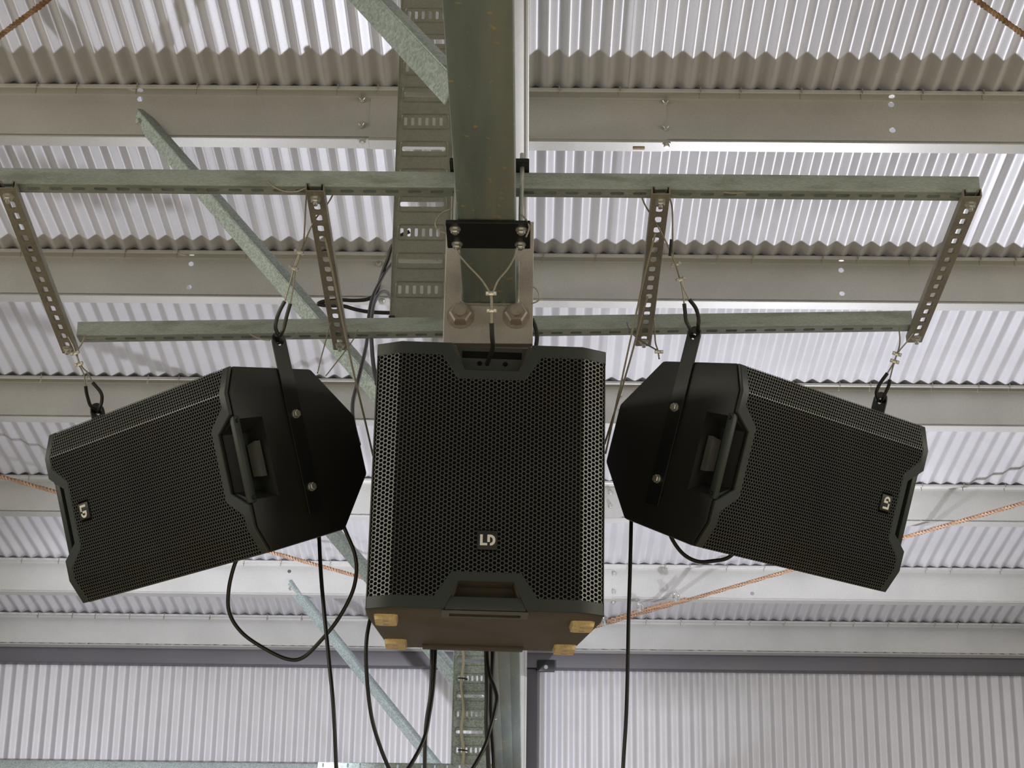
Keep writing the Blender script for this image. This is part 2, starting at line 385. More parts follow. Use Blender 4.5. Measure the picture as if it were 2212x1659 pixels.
MB().add(*tube_section(.034, 7.955), mx).build('far_box_section', 'beam', t)
bolts_px = [(995, 683), (1115, 683)]
def plate_xz(p):
    q = onplane(p[0], p[1], mx.to_translation(), BD)-mx.to_translation(); return q.x, q.dot(BN)
bx = [plate_xz(p) for p in bolts_px]
PM = mx @ M(((1, 0, 0, 0), (0, 0, -1, 0), (0, 1, 0, 0), (0, 0, 0, 1)))     # plate xy -> beam xz, thickness toward camera
lp = rect(-.109, .101, -.105, .222)
v, fz = plate2d([lp], .016, .001); MB().add(v, fz, PM @ M.Translation((.002, 0, -.016))).build('end_plate', 'plate', t)
v, fz = plate2d([lp], .016, .001); MB().add(v, fz, PM @ M.Translation((.0, -.004, -.034))).build('end_plate', 'plate', t)
h = BWD/2
wl = [(-h-.003, .12), (-h-.003, .005), (-h+.004, -.003), (h-.004, -.003), (h+.003, .005), (h+.003, .12)]
pts = []
for i in range(len(wl)-1):
    a, b = wl[i], wl[i+1]; m_ = max(2, int(math.hypot(b[0]-a[0], b[1]-a[1])/.006))
    pts += [(a[0]+(b[0]-a[0])*j/m_+random.uniform(-.0006, .0006), a[1]+(b[1]-a[1])*j/m_+random.uniform(-.0006, .0006)) for j in range(m_)]
MB().add(*sweep([PM @ V((p[0], p[1], .001)) for p in pts], .0042, 6, 0)).build('weld_bead', 'weld', t)
for (x, z) in bx+[(bx[0][0], .19), (bx[1][0], .19)]:
    mb = MB(); hexbolt(mb, PM @ V((x, z, .0)), -BD, .047, .022, .033, .012, .0145); mb.build('splice_bolt', 'bolt', t)
# ------------------------------------------------------------------ clamp round the beam
t = thing('beam_clamp', 'black two plate clamp bolted round the box beam by threaded rods', 'clamp', V((-.107, 3.75, 3.21)))
CY = 3.745
mxc = BM(CY, -.107)
lp = rrect(-.092, .092, -.058, .058, .003)
rods = [(-.072, -.032), (.072, -.032), (-.070, .036), (.070, .036)]
MB().add(*plate2d([lp], .008, .001), mxc @ M.Translation((.004, 0, -.010))).build('lower_plate', 'strap', t)
MB().add(*plate2d([rrect(-.088, .088, -.058, .058, .003)], .008, .001), mxc @ M.Translation((.004, 0, BHT+.046))).build('upper_plate', 'strap', t)
for rx, ry in rods:
    m0 = mxc @ V((rx+.004, ry, -.024)); o = MB()
    o.add(*cyl(.005, .205, 8), frame(m0, BN))
    o.build('threaded_rod', 'zincbolt', t)
    o = MB(); hexbolt(o, mxc @ V((rx+.004, ry, -.010)), -BN, .0165, .009, .0125); o.build('nut', 'zincbolt', t)
    o = MB(); hexbolt(o, mxc @ V((rx+.004, ry, BHT+.055)), BN, .0165, .009, .0125); o.build('nut', 'zincbolt', t)
# ------------------------------------------------------------------ hanging frame of slotted strut
fr = thing('hanging_frame', 'rectangular ladder frame of slotted strut channels holding the loudspeakers', 'frame', V((-.11, 4.1, 3.3)))
S = .041
def channel(a, b, up, off=.02, dep=None):
    """slotted lipped channel along a->b; slotted web faces -up, lips on the up side. a,b: centre of the web."""
    a, b, up = V(a), V(b), V(up); d = b-a; L = d.length; D = dep or S
    up = up-d*(up.dot(d)/d.dot(d))
    mx = frame(a, up, d)       # x along, z up
    loops = [rect(0, L, -S/2+.002, S/2-.002)]; n = int((L-off)/.05)
    for i in range(n):
        x = off+i*.05
        if x+.03 < L: loops.append(rrect(x, x+.030, -.0072, .0072, .005, 2))
    mb = MB().add(*plate2d(loops, .0025), mx)
    h = S/2
    pr = [(-h+.009, D-.008), (-h+.009, D-.0005), (-h+.007, D), (-h+.002, D), (-h, D-.002), (-h, .003), (-h+.0008, .0008), (-h+.003, 0), (-h+.003, .0025), (-h+.0025, .004), (-h+.0025, D-.003), (-h+.0065, D-.0025), (-h+.0065, D-.008)]
    for sgn in (1, -1):
        m = len(pr); vs = [(x, sgn*y, z) for x in (0, L) for y, z in pr]
        mb.add(vs, [(i, (i+1) % m, m+(i+1) % m, m+i) for i in range(m)]+[tuple(range(m)), tuple(range(2*m-1, m-1, -1))], mx)
    return mb
nA, nB = atY(-15, 398, 3.74), atY(2118, 417, 3.74)
fA, fB = atY(165, 727, 4.46), atY(1972, 703, 4.46)
UPV = V((0, .09, 1))
channel(nA+V((0, .0205, 0)), nB+V((0, .0205, 0)), UPV).build('long_strut', 'strut', fr)
channel(fA+V((0, .0205, 0)), fB+V((0, .0205, 0)), UPV).build('long_strut', 'strut', fr)
def strut_z(x, far):
    a, b = (fA, fB) if far else (nA, nB); return (a+(b-a)*((x-a.x)/(b.x-a.x))).z
for (n0, n1) in (((13, 402), (153, 746)), ((680, 404), (738, 731)), ((1428, 413), (1389, 722)), ((2101, 419), (1974, 727))):
    ya, yb = 3.715, 4.53
    pa, pb = atY(*n0, ya), atY(*n1, yb)
    pa.z = strut_z(pa.x, 0)-.0215; pb.z = strut_z(pb.x, 1)-.0215
    ch = channel(pa, pb, V((0, .1, 1)), .055, .021).build('cross_channel', 'strutold', fr)
    d = (pb-pa).normalized(); nrm = V((0, .1, 1)); nrm = (nrm-d*nrm.dot(d)).normalized()
    for s in (.03, (pb-pa).length-.035):
        mb = MB(); hexbolt(mb, pa+d*s, -nrm, .018, .009, .013, .008, .005); mb.build('bolt', 'zincbolt', ch)
# ------------------------------------------------------------------ cable trays
def tray(name, label, x0, x1, Y, z0, z1, n, first, p, m='tray'):
    W_ = x1-x0; H_ = z1-z0
    t = thing(name, label, 'cable tray', V((x0, Y, z0)))
    mx = M(((1, 0, 0, x0), (0, 0, 1, Y), (0, 1, 0, z0), (0, 0, 0, 1)))
    loops = [rect(0, W_, 0, H_)]; emb = MB()
    q_ = p/.116
    for i in range(n):
        zc = H_-first-i*p
        if zc < .02: break
        if i % 2 == 0:
            for j in range(6):
                xx = W_*(.12+.128*j); loops.append(rrect(xx, xx+.055*W_, zc-.017*q_, zc+.017*q_, .003, 2))
        else:
            loops.append(rrect(W_*.10, W_*.88, zc-.010*q_, zc+.010*q_, .005, 2))
        # pressed rung outline
        o_ = rrect(W_*.06, W_*.94, zc-.034*q_, zc+.034*q_, .012, 4); q = rrect(W_*.06+.004, W_*.94-.004, zc-.034*q_+.004, zc+.034*q_-.004, .009, 4)
        k = len(o_); r3 = [(a, b, -.0005) for a, b in o_]+[((a+c)/2, (b+d)/2, -.0035) for (a, b), (c, d) in zip(o_, q)]+[(a, b, -.0005) for a, b in q]
        emb.add(r3, [(i_, (i_+1) % k, k+(i_+1) % k, k+i_) for i_ in range(k)]+[(k+i_, k+(i_+1) % k, 2*k+(i_+1) % k, 2*k+i_) for i_ in range(k)], mx)
    MB().add(*plate2d(loops, .002), mx).build('tray_floor', m, t)
    emb.build('pressed_rungs', m, t)
    for x in (x0-.002, x1):
        MB().add(*box(x, x+.002, Y-.004, Y+.055, z0-.0, z1, .0005)).add(*box(x-.004, x+.006, Y+.05, Y+.056, z0, z1, .001)).build('side_rail', m, t)
    return t
TY = 5.06
tx = atY(843, 690, TY).x; tz = atY(850, 688, TY).z
zt = roof_z(TY)-.01
t1 = tray('cable_tray', 'upper perforated cable tray coming down behind the box beam', tx, tx+.168, TY, tz, zt, 14, zt-atY(920, 33, TY).z, .0912)
MB().add(*box(tx-.004, tx+.014, TY-.012, TY+.05, tz-.018, tz+.006, .002)).build('end_cap', 'tie', t1)
MB().add(*box(tx+.03, tx+.13, TY-.012, TY+.03, tz-.012, tz+.002, .003)).build('folded_end', 'tray', t1)
LY = 7.85
lx0, lx1 = atY(979, 1500, LY).x, atY(1056, 1500, LY).x; lz = atY(1000, 1650, LY).z
t2 = tray('cable_tray', 'lower perforated cable tray below the middle loudspeaker, left of the beam', lx0, lx1, LY, lz, lz+.95, 14, .95-(atY(1000, 1465, LY).z-lz)-4*.0755, .0755, 'spangle')
# conduit strapped inside the lower tray
t = thing('conduit', 'thin beige conduit tied along the lower cable tray', 'conduit', atY(1000, 1550, LY-.02))
pc = [atY(999+2.5*math.sin(i*1.3), 1400+i*21, LY-.012) for i in range(13)]
MB().add(*sweep(pc, .0066, 8)).build('tube', 'beige', t)
for yy in (1465, 1620):
    MB().add(*sweep([atY(990, yy, LY-.006), atY(999, yy, LY-.023), atY(1010, yy+2, LY-.003)], .003, 6)).build('cable_tie', 'tie', t)
# ------------------------------------------------------------------ fly braces (angle sections)
def brace(label, a, b, leg=.050, ext=.05):
    a, b = V(a), V(b); d = (b-a).normalized(); b = b+d*ext
    t = thing('fly_brace', label, 'brace', a, 'diagonal angle braces from purlins to beam')
    n = V((0, -1, -.35)); n = (n-d*n.dot(d)).normalized(); s = d.cross(n)      # n faces the camera, s sideways
    if s.x > 0: s = -s
    n, s = n*math.cos(.5)+s*math.sin(.5), s*math.cos(.5)-n*math.sin(.5)
    L = (b-a).length
    mx = M(((s.x, d.x, n.x, a.x), (s.y, d.y, n.y, a.y), (s.z, d.z, n.z, a.z), (0, 0, 0, 1)))   # x side, y along, z toward camera
    MB().add(*plate2d([[(0, 0), (leg, -.004), (leg, L), (0, L)]], .004, .0008), mx).build('broad_leg', 'spangle', t)
    MB().add(*box(-.004, 0, -.012, L, -leg*.8, .004, .0008), mx).build('standing_leg', 'spangle', t)
    mb = MB(); hexbolt(mb, mx @ V((leg*.5, .03, .004)), n, .02, .009, .014)
    mb.build('bolt', 'zincbolt', t)
    return t
def purlin_web(px, k):
    base = V((0, PY[k], roof_z(PY[k])))+RD*(FLG-.014)
    return onplane(px[0], px[1], base, RD)
def tube_pt(px): return onplane(px[0], px[1], V((0, 3.76, 3.218+.03)), BN)
brace('galvanised angle brace coming in from the top edge to the box beam', atY(735, -90, 3.62)+V((0, 0, .0)), tube_pt((990, 178)), .052, -.004)
brace('long galvanised angle brace starting on the first purlin at the left', purlin_web((300, 240), 0), tube_pt((1045, 1098)), .052)
brace('galvanised angle brace showing between the left and middle loudspeakers', purlin_web((470, 850), 2), tube_pt((1052, 1538)), .052)
brace('galvanised angle brace bolted to the fifth purlin under the left loudspeaker', purlin_web((627, 1258), 4), tube_pt((1075, 1815)), .050)
# ------------------------------------------------------------------ rope bracing
def rope(name, label, pts, r, m, group=None):
    t = thing(name, label, 'rope', V(pts[0]), group)
    P = []
    for i in range(len(pts)-1):
        a, b = V(pts[i]), V(pts[i+1]); k = max(2, int((b-a).length/.02))
        P += [a+(b-a)*(j/k) for j in range(k)]
    P.append(V(pts[-1]))
    MB().add(*sweep(P, r, 12, 0, 90, 4)).build('rope', m, t)
    return t
def clip(t, p, d, r, name='rope_clip', m='zincbolt'):
    """wire rope grip: saddle, u-bolt and two nuts"""
    d = V(d).normalized(); s = d.cross(V((0, 1, 0))).normalized(); n = s.cross(d)
    mb = MB()
    U = [p+s*(r*1.25*math.cos(a))+n*(r*1.25*math.sin(a)) for a in [PI*i/8 for i in range(9)]]
    U = [U[0]-n*r*2.2]+U+[U[-1]-n*r*2.2]
    mb.add(*sweep(U, r*.42, 6, 2))
    mx = M(((s.x, d.x, n.x, p.x), (s.y, d.y, n.y, p.y), (s.z, d.z, n.z, p.z), (0, 0, 0, 1)))
    mb.add(*box(-r*1.9, r*1.9, -r*.75, r*.75, -r*1.5, -r*.75, r*.15), mx)
    for q in (-1, 1): hexbolt(mb, p+s*(q*r*1.25)-n*r*1.5, -n, r*1.15, r*.8)
    return mb.build(name, m, t)
bp0 = V((0, 6.26, roof_z(6.26)-.27))
def bplane(x, y): return onplane(x, y, bp0, RN)
e = bplane(1125, 1400)
rr = .0115
a = bplane(2330, 1052); 
t = rope('brace_rope', 'copper coloured brace rope with clips behind the right loudspeaker', [e, a], rr, 'copper', 'rope cross bracing')
e2, a2 = bplane(1120, 1388), bplane(1472, 1300)
MB().add(*sweep([bplane(1110, 1409), bplane(1300, 1345), bplane(1400, 1314), bplane(1482, 1294)], .0105, 10, 12, 45, 4)).build('rope_tail', 'copper', t)
for px in ((1308, 1339), (1384, 1310), (1462, 1288)): clip(t, bplane(*px)-RN*.004, a-e, .017)
a = bplane(-150, 987); e = bplane(1090, 1334)
rope('brace_rope', 'copper coloured brace rope passing behind the left loudspeaker', [a, e], rr, 'copper', 'rope cross bracing')
rope('brace_rope', 'rusty brace rope crossing the upper left corner', [bplane(-60, 122), bplane(230, -96)], .0105, 'rust', 'rope cross bracing')
rope('brace_rope', 'rusty brace rope crossing the upper right corner', [bplane(2010, -72), bplane(2290, 133)], .0105, 'rust', 'rope cross bracing')
# ------------------------------------------------------------------ loudspeakers
def fold_map(W_, fx, fd, back=0):
    """front profile: flat centre, corners folded back by fd over width fx"""
    def f(x): 
        a = abs(x)-(W_/2-fx); return max(0, a)*fd/fx
    return f
def folded(vf, folds, fmap, y0):
    """2D plate (x,z,thickness) -> front skin following the fold"""
    bm = bmesh.new(); vv = [bm.verts.new(p) for p in vf[0]]
    for q in vf[1]:
        try: bm.faces.new([vv[i] for i in q])
        except ValueError: pass
    for s in folds:
        bmesh.ops.bisect_plane(bm, geom=bm.verts[:]+bm.edges[:]+bm.faces[:], plane_co=(s, 0, 0), plane_no=(1, 0, 0), dist=1e-5)
    for v in bm.verts: v.co = V((v.co.x, y0-v.co.z+fmap(v.co.x), v.co.y))
    return from_bm(bm)
def inside(p, poly):
    c = False; n = len(poly); j = n-1
    for i in range(n):
        if (poly[i][1] > p[1]) != (poly[j][1] > p[1]) and p[0] < (poly[j][0]-poly[i][0])*(p[1]-poly[i][1])/(poly[j][1]-poly[i][1])+poly[i][0]: c = not c
        j = i
    return c
def hexgrille(region, holes, pitch, hole_r, fmap, y0, vertical=True):
    """punched steel: one ring of faces round every hexagonal hole"""
    xs = [p[0] for p in region]; zs = [p[1] for p in region]; vs = []; fs = []; idx = {}
    dx, dz = (pitch*math.sqrt(3)/2, pitch)
    R = pitch/math.sqrt(3)
    ang = [PI/3*i for i in range(6)]
    ni = int((max(xs)-min(xs))/dx)+2; nj = int((max(zs)-min(zs))/dz)+2
    cx, cz = (max(xs)+min(xs))/2, min(zs)
    for i in range(-ni//2-1, ni//2+2):
        for j in range(-1, nj+1):
            x = cx+i*dx; z = cz+j*dz+(dz/2 if i % 2 else 0)
            if not inside((x, z), region) or any(inside((x, z), h) for h in holes): continue
            o = []
            for a in ang:
                px, pz = x+R*math.cos(a), z+R*math.sin(a); key = (round(px*2e4), round(pz*2e4))
                # tolerate rounding
                if key not in idx: idx[key] = len(vs); vs.append((px, y0+fmap(px), pz))
                o.append(idx[key])
            b = len(vs)
            for a in ang: px, pz = x+hole_r*math.cos(a), z+hole_r*math.sin(a); vs.append((px, y0+fmap(px), pz))
            b2 = len(vs)
            for a in ang: px, pz = x+hole_r*math.cos(a), z+hole_r*math.sin(a); vs.append((px, y0+.0016+fmap(px), pz))
            for k in range(6):
                k2 = (k+1) % 6
                fs.append((o[k], o[k2], b+k2, b+k)); fs.append((b+k, b+k2, b2+k2, b2+k))
    return vs, fs
def boolean_cut(obj, cutters):
    for c in cutters:
        me = bpy.data.meshes.new('cut'); me.from_pydata([tuple(p) for p in c[0]], [], c[1])
        bm = bmesh.new(); bm.from_mesh(me); bmesh.ops.recalc_face_normals(bm, faces=bm.faces); bm.to_mesh(me); bm.free()
        co = bpy.data.objects.new('cut', me); COL.objects.link(co); co.matrix_world = WM[obj]
        md = obj.modifiers.new('b', 'BOOLEAN'); md.object = co; md.operation = 'DIFFERENCE'; md.solver = 'EXACT'
        bpy.context.view_layer.update()
        dg = bpy.context.evaluated_depsgraph_get(); nm = bpy.data.meshes.new_from_object(obj.evaluated_get(dg))
        obj.modifiers.clear(); old = obj.data; obj.data = nm; bpy.data.meshes.remove(old)
        bpy.data.objects.remove(co); bpy.data.meshes.remove(me)
    obj.data.shade_smooth(); obj.data.set_sharp_from_angle(angle=math.radians(30))
def cabinet_mesh(plan, H, bev=.006):
    """plan polygon (x, y) extruded 0..H along z with softened edges"""
    bm = bmesh.new(); vs = [bm.verts.new((x, y, 0)) for x, y in plan]; fc = bm.faces.new(vs)
    r = bmesh.ops.extrude_face_region(bm, geom=[fc]); 
    for e_ in r['geom']:
        if isinstance(e_, bmesh.types.BMVert): e_.co.z = H
    bmesh.ops.recalc_face_normals(bm, faces=bm.faces)
    bmesh.ops.bevel(bm, geom=[e_ for e_ in bm.edges], offset=bev, segments=2, affect='EDGES', profile=.5, clamp_overlap=True)
    return from_bm(bm)
def prism_xz(poly, y0, y1):
    """polygon in x,z extruded along y"""
    n = len(poly); vs = [(x, y0, z) for x, z in poly]+[(x, y1, z) for x, z in poly]
    return vs, [tuple(range(n)), tuple(range(2*n-1, n-1, -1))]+[(i, n+i, n+(i+1) % n, (i+1) % n) for i in range(n)]
LETTER_L = [(-.60, .5), (-.60, -.5), (.06, -.5), (.06, -.28), (-.36, -.28), (-.36, .5)]
def letters(parent, mx, hgt):
    """emblem letters L D on the badge"""
    s = hgt
    Lp = [(a*s-.06*s, b*s) for a, b in LETTER_L]
    MB().add(*plate2d([Lp], .0012), mx).build('letter', 'white', parent, local=True)
    out = [(-.09, .5), (-.09, -.18), (.15, -.18), (.15, .27), (.17, .27)]
    arc = [(.20+.20*math.cos(a), .27*math.sin(a)) for a in [PI/2-PI*i/12 for i in range(13)]]
    arc2 = [(.20+.45*math.cos(a), .5*math.sin(a)) for a in [-PI/2+PI*i/12 for i in range(13)]]
    Dp = [[(a*s+.09*s, b*s) for a, b in out+arc+[(.16, -.27), (.16, -.5)]+arc2]]
    MB().add(*plate2d(Dp, .0012), mx).build('letter', 'white', parent, local=True)
def loudspeaker(name, label, mw, W_, H_, D_, fx, fd, plan, notch, pitch, badge_z, badge_s, group=None, feet=False, handle=True):
    """local frame: x across the front, z from bottom to top of the box, y backwards"""
    t = thing(name, label, 'loudspeaker', mw, group)
    fm = fold_map(W_, fx, fd)
    cab = MB().add(*cabinet_mesh(plan, H_)).build('cabinet', 'cabdusty' if feet else 'cab', t, local=True)
    nb, nt, nd, nz = notch        # half width at the end, half width inside, depth into cabinet, height
    cut = []
    for s in (0, 1):
        z0, z1 = ((-.02, nz) if s == 0 else (H_+.02, H_-nz))
        cut.append(prism_xz([(-nb, z0), (nb, z0), (nt, z1), (-nt, z1)], -.02, .024 if feet and s == 1 else nd))
    boolean_cut(cab, cut)
    # moulded end caps with the handle notch
    cb, mg = .024 if not feet else .030, .022
    for s in (0, 1):
        fl = (lambda p: (p[0], p[1])) if s == 0 else (lambda p: (p[0], H_-p[1]))
        Wh = W_/2-.001; c5 = cb
        out = [(-Wh, .001), (-nb-.001, .001), (-nt-.001, nz), (nt+.001, nz), (nb+.001, .001), (Wh, .001), (Wh, c5), (nb+mg, c5), (nt+mg*.75, nz+mg), (-nt-mg*.75, nz+mg), (-nb-mg, c5), (-Wh, c5)]
        out = [fl(p) for p in out]
        v = folded(plate2d([out], .010, .002), (W_/2-fx, -W_/2+fx), fm, .004)
        MB().add(*v).build('bottom_cap' if s == 0 else 'top_cap', 'black', t, local=True)
        # carrying handle bar across the notch
        if feet and s == 0:
            ho = MB().add(*box(-nb+.001, nb-.001, -.003, .020, .001, .030, .003)).build('handle', 'black', t, local=True)
            ring = [rect(-nb-.004, nb+.004, .0, .068), rect(-nb+.012, nb-.012, .024, .058)]
            MB().add(*plate2d(ring, .003, .0006), M.Translation((0, 0, -.0025))).build('handle_rim', 'rim', t, local=True)
        elif feet:
            MB().add(*prism_xz([(-nb+.003, H_-.004), (nb-.003, H_-.004), (nt-.001, H_-nz+.002), (-nt+.001, H_-nz+.002)], .012, .020)).build('handle_panel', 'black', t, local=True)
            MB().add(*box(-nb+.022, nb-.022, .0105, .013, H_-.030, H_-.014, .001)).build('handle_slot_dark', 'foam', t, local=True)  # solid black box painting the shade inside the slot opening
            for x in (-.027, .030): MB().add(*cyl(.0055, .0015, 12), M(((1, 0, 0, x), (0, 0, -1, .0125), (0, 1, 0, H_-.042), (0, 0, 0, 1)))).build('rigging_hole_dark', 'foam', t, local=True)  # black discs painting the dark of the two holes
        else:
            y0_, y1_, hb = (.010, .056, .014) if s == 0 else (.0, .020, .011)
            zz = .008 if s == 0 else H_-.006
            ho = MB().add(*box(-nb+.002, nb-.002, y0_, y1_, zz-hb*.7, zz+hb*.7, .004)).build('handle', 'black', t, local=True)
            if s == 1:
                for x in (-nb+.014, nb-.014):
                    q = MB(); hexbolt(q, V((x, .010, zz+hb*.7)), (0, 0, 1), .007, .003, .005); q.build('screw', 'strap', ho, local=True)
                MB().add(*prism_xz([(-nt*.62, H_-.020), (nt*.62, H_-.020), (nt*.55, H_-nz+.004), (-nt*.55, H_-nz+.004)], nd-.020, nd-.004)).build('lit_recess_patch', 'rim', t, local=True)  # paler plate painting the lit inner wall of the handle recess
    # foam backing and punched grille
    gz0, gz1 = cb-.004, H_-cb+.004
    Wg = W_/2-.003
    reg = [(-Wg, gz0), (Wg, gz0), (Wg, gz1), (-Wg, gz1)]
    back = MB().add(*folded(plate2d([[(-Wg, gz0-.01), (Wg, gz0-.01), (Wg, nz+.03), (Wg, gz1+.01), (-Wg, gz1+.01)]], .0006), (W_/2-fx, -W_/2+fx), fm, .0045))
    # keep the foam clear of the handle notches
    fo = [(-Wg, gz0), (-nb-.01, gz0), (-nt-.008, nz+.008), (nt+.008, nz+.008), (nb+.01, gz0), (Wg, gz0), (Wg, gz1), (nb+.01, gz1), (nt+.008, H_-nz-.008), (-nt-.008, H_-nz-.008), (-nb-.01, gz1), (-Wg, gz1)]
    MB().add(*folded(plate2d([fo], .0006), (W_/2-fx, -W_/2+fx), fm, -.0002)).build('foam_backing', 'foam', t, local=True)
    m2 = mg-.006
    hl = [[(-nb-m2, -1), (nb+m2, -1), (nb+m2, cb), (nt+m2*.75, nz+m2), (-nt-m2*.75, nz+m2), (-nb-m2, cb)]]
    hl.append([(x, H_-z) for x, z in hl[0]])
    bs = badge_s*.56
    hl.append(rect(-bs, bs, badge_z-bs, badge_z+bs))
    MB().add(*hexgrille(reg, hl, pitch, pitch*.445, fm, -.0055)).build('grille', 'grille', t, kind='stuff', local=True, angle=60)
    bd = MB().add(*box(-badge_s/2, badge_s/2, -.009, -.002, badge_z-badge_s/2, badge_z+badge_s/2, .002)).build('badge', 'cab', t, local=True)
    letters(bd, M(((1, 0, 0, 0), (0, 0, -1, -.0088), (0, 1, 0, badge_z), (0, 0, 0, 1))), badge_s*.56)
    return t
# middle box
def pose(cols, o): 
    a, b, c = cols
    return M(((a[0], b[0], c[0], o[0]), (a[1], b[1], c[1], o[1]), (a[2], b[2], c[2], o[2]), (0, 0, 0, 1)))
def ortho(x, y, z):
    z = V(z).normalized(); y = V(y); y = (y-z*y.dot(z)).normalized(); x = y.cross(z); return x, y, z
Ws, Hs, Ds = .51, .598, .47
SUBW = pose(ortho(None, (-.0492, .9987, .0121), (.0091, -.0116, .9999)), V((-.0981, 3.8611, 2.3993)))
h = Ws/2
plan = [(-h+.055, .006), (h-.055, .006), (h, .036), (h, .10), (.217, Ds), (-.217, Ds), (-h, .10), (-h, .036)]
sub = loudspeaker('subwoofer', 'large black subwoofer hanging upright in the middle with four dusty feet', SUBW, Ws, Hs, Ds, .055, .03, plan,
                  (.088, .058, .06, .062), .0097, .152, .042, feet=True, handle=True)
def px_on_base(p): return onplane(p[0], p[1], SUBW @ V((0, 0, 0)), SUBW.to_3x3() @ V((0, 0, 1)))
for p in ((834, 1334), (1257, 1349), (855, 1387), (1219, 1399)):
    q = SUBW.inverted() @ px_on_base(p)
    loop = rrect(q.x-.026, q.x+.026, q.y-.042, q.y+.042, .011, 3)
    bm = bmesh.new(); vs = [bm.verts.new((x, y, 0)) for x, y in loop]; fc = bm.faces.new(vs)
    r = bmesh.ops.extrude_face_region(bm, geom=[fc])
    for e_ in r['geom']:
        if isinstance(e_, bmesh.types.BMVert): e_.co = V((q.x+(e_.co.x-q.x)*.90, q.y+(e_.co.y-q.y)*.94, -.011))
    ft = MB().add(*from_bm(bm)).build('foot', 'rubber', sub, local=True)
    for yy in (-.02, .02): MB().add(*box(q.x-.006, q.x+.006, q.y+yy-.004, q.y+yy+.004, -.0118, -.0105, .0005)).build('screw_recess', 'bolt', ft, local=True)
MB().add(*box(-.135, .10, Ds-.05, Ds-.012, -.006, .004, .002)).build('base_skid', 'cabdusty', sub, local=True)

TW, TH_, TU = .427, .70, .27
h = TW/2
plan = [(-h+.06, .006), (h-.06, .006), (h, .0335), (h*.90, TU), (.0713, TU*1.405), (-.0713, TU*1.405), (-h*.90, TU), (-h, .0335)]
HOLE = {}
def top_box(side, label, u, up, d, tcorner, sg):
    x, y, z = ortho(None, d, u)
    mw = pose((x, y, z), V(tcorner)-V(up)*h)
    t = loudspeaker('loudspeaker', label, mw, TW, TH_, .38, .06, .0275, plan, (.102, .066, .088, .052), .0086, .118, .040, 'full range loudspeakers hung on their sides')
    yb = .185
    for which, z0 in (('inner', TH_+.0005), ('outer', -.0055)):
        # a = 0 at the upper side of the lying box
        def X(a): return sg*h*(1-2*a)
        a0, a1 = .84, -.165
        w2 = .0215; lo, hi = X(a0), X(a1); s_ = 1 if hi > lo else -1
        L_ = abs(hi-lo)
        out = [(0, -w2), (L_-w2, -w2)]+[(L_-w2+w2*math.cos(q), w2*math.sin(q)) for q in [-PI/2+PI*i/10 for i in range(1, 10)]]+[(L_-w2, w2), (0, w2)]
        hx = abs(X(-.108)-lo)
        v = plate2d([out, circ(hx, 0, .0085, 12)], .005, .0006)
        mxs = M(((s_, 0, 0, lo), (0, 1, 0, yb), (0, 0, 1, z0), (0, 0, 0, 1)))
        st = MB().add(*v, mxs).build('mounting_strap', 'strap', t, local=True)
        sz = 1 if which == 'inner' else -1
        for a in (.294, .696):
            q = MB(); hexbolt(q, V((X(a), yb, z0+(.005 if sz > 0 else 0))), (0, 0, sz), .0165, .008, .0105); q.build('bolt', 'zincbolt', st, local=True)
        HOLE[side, which] = WM[t] @ V((X(-.108), yb, z0+.0025)), (WM[t].to_3x3() @ V((0, 0, 1))).normalized(), (WM[t].to_3x3() @ V((sg, 0, 0))).normalized()
    return t
tl = top_box('l', 'black loudspeaker on its side left of the subwoofer, tilting up toward it', (.7411, -.6706, .0324), (-.2339, -.2126, .9487), (.6294, .7107, .3144), (-1.217, 4.3697, 2.9322), -1)
tr = top_box('r', 'black loudspeaker on its side right of the subwoofer, rising toward it', (-.7366, -.6763, -.0044), (.234, -.2609, .9366), (-.6345, .6889, .3504), (.9964, 4.4221, 2.9919), 1)
# ------------------------------------------------------------------ suspension wires
WR = .0019
def pxpath(pts, z0, z1=None):
    z1 = z0 if z1 is None else z1; n = len(pts)-1
    return [atZ(p[0], p[1], z0+(z1-z0)*i/n) for i, p in enumerate(pts)]
def seg(pts, r, m, t, name, sm=5): return MB().add(*sweep(pts, r, 8, sm)).build(name, m, t)
def zof(p): return (V(p)-CAM).dot(FW)
def sling(label, key, sl1, sl2, w1, w2, clips, ups, zend):
    """sleeved loop through a strap hole, joined by two wire clips, then up to the frame"""
    hp, ax, upd = HOLE[key]; zh = zof(hp)
    t = thing('suspension_wire', label, 'wire sling', hp, 'wire slings from frame to loudspeakers')
    # black sleeves: each leg leaves one face of the strap
    n = [zh-.012, zh-.03, zh-.04]
    A = [hp+ax*.012]+pxpath(sl1, zh-.02, zh-.03); B = [hp-ax*.012]+pxpath(sl2, zh-.02, zh-.03)
    front = A if (A[0]-CAM).dot(FW) < (B[0]-CAM).dot(FW) else B
    seg(list(reversed(A))+[hp]+B, .0046, 'tie', t, 'sleeve', 5)
    zc = zh-.03
    seg(pxpath([sl1[-1]]+w1, zc, zc), WR, 'wire', t, 'wire'); seg(pxpath([sl2[-1]]+w2, zc, zc), WR, 'wire', t, 'wire')
    dirc = (atZ(*clips[1], zc)-atZ(*clips[0], zc)).normalized()
    for c in clips: clip(t, atZ(*c, zc-.004), dirc, .0062, 'wire_clip')
    for uu in ups: seg(pxpath(uu, zc, zend), WR, 'wire', t, 'wire')
    return t
sling('wire sling with black sleeve above the inner end of the left loudspeaker', ('l', 'inner'), [(596, 712), (597, 692), (604, 672), (615, 651)], [(608, 720), (614, 705), (620, 680), (627, 656)],
      [(624, 620), (635, 580), (642, 560), (647, 545)], [(634, 615), (638, 580), (645, 560), (648, 546)], [(636, 580), (648, 545)],
      [[(648, 545), (656, 520), (660, 450), (663, 405)], [(650, 544), (663, 510), (680, 475), (704, 445), (719, 420), (724, 399)]], 4.115)
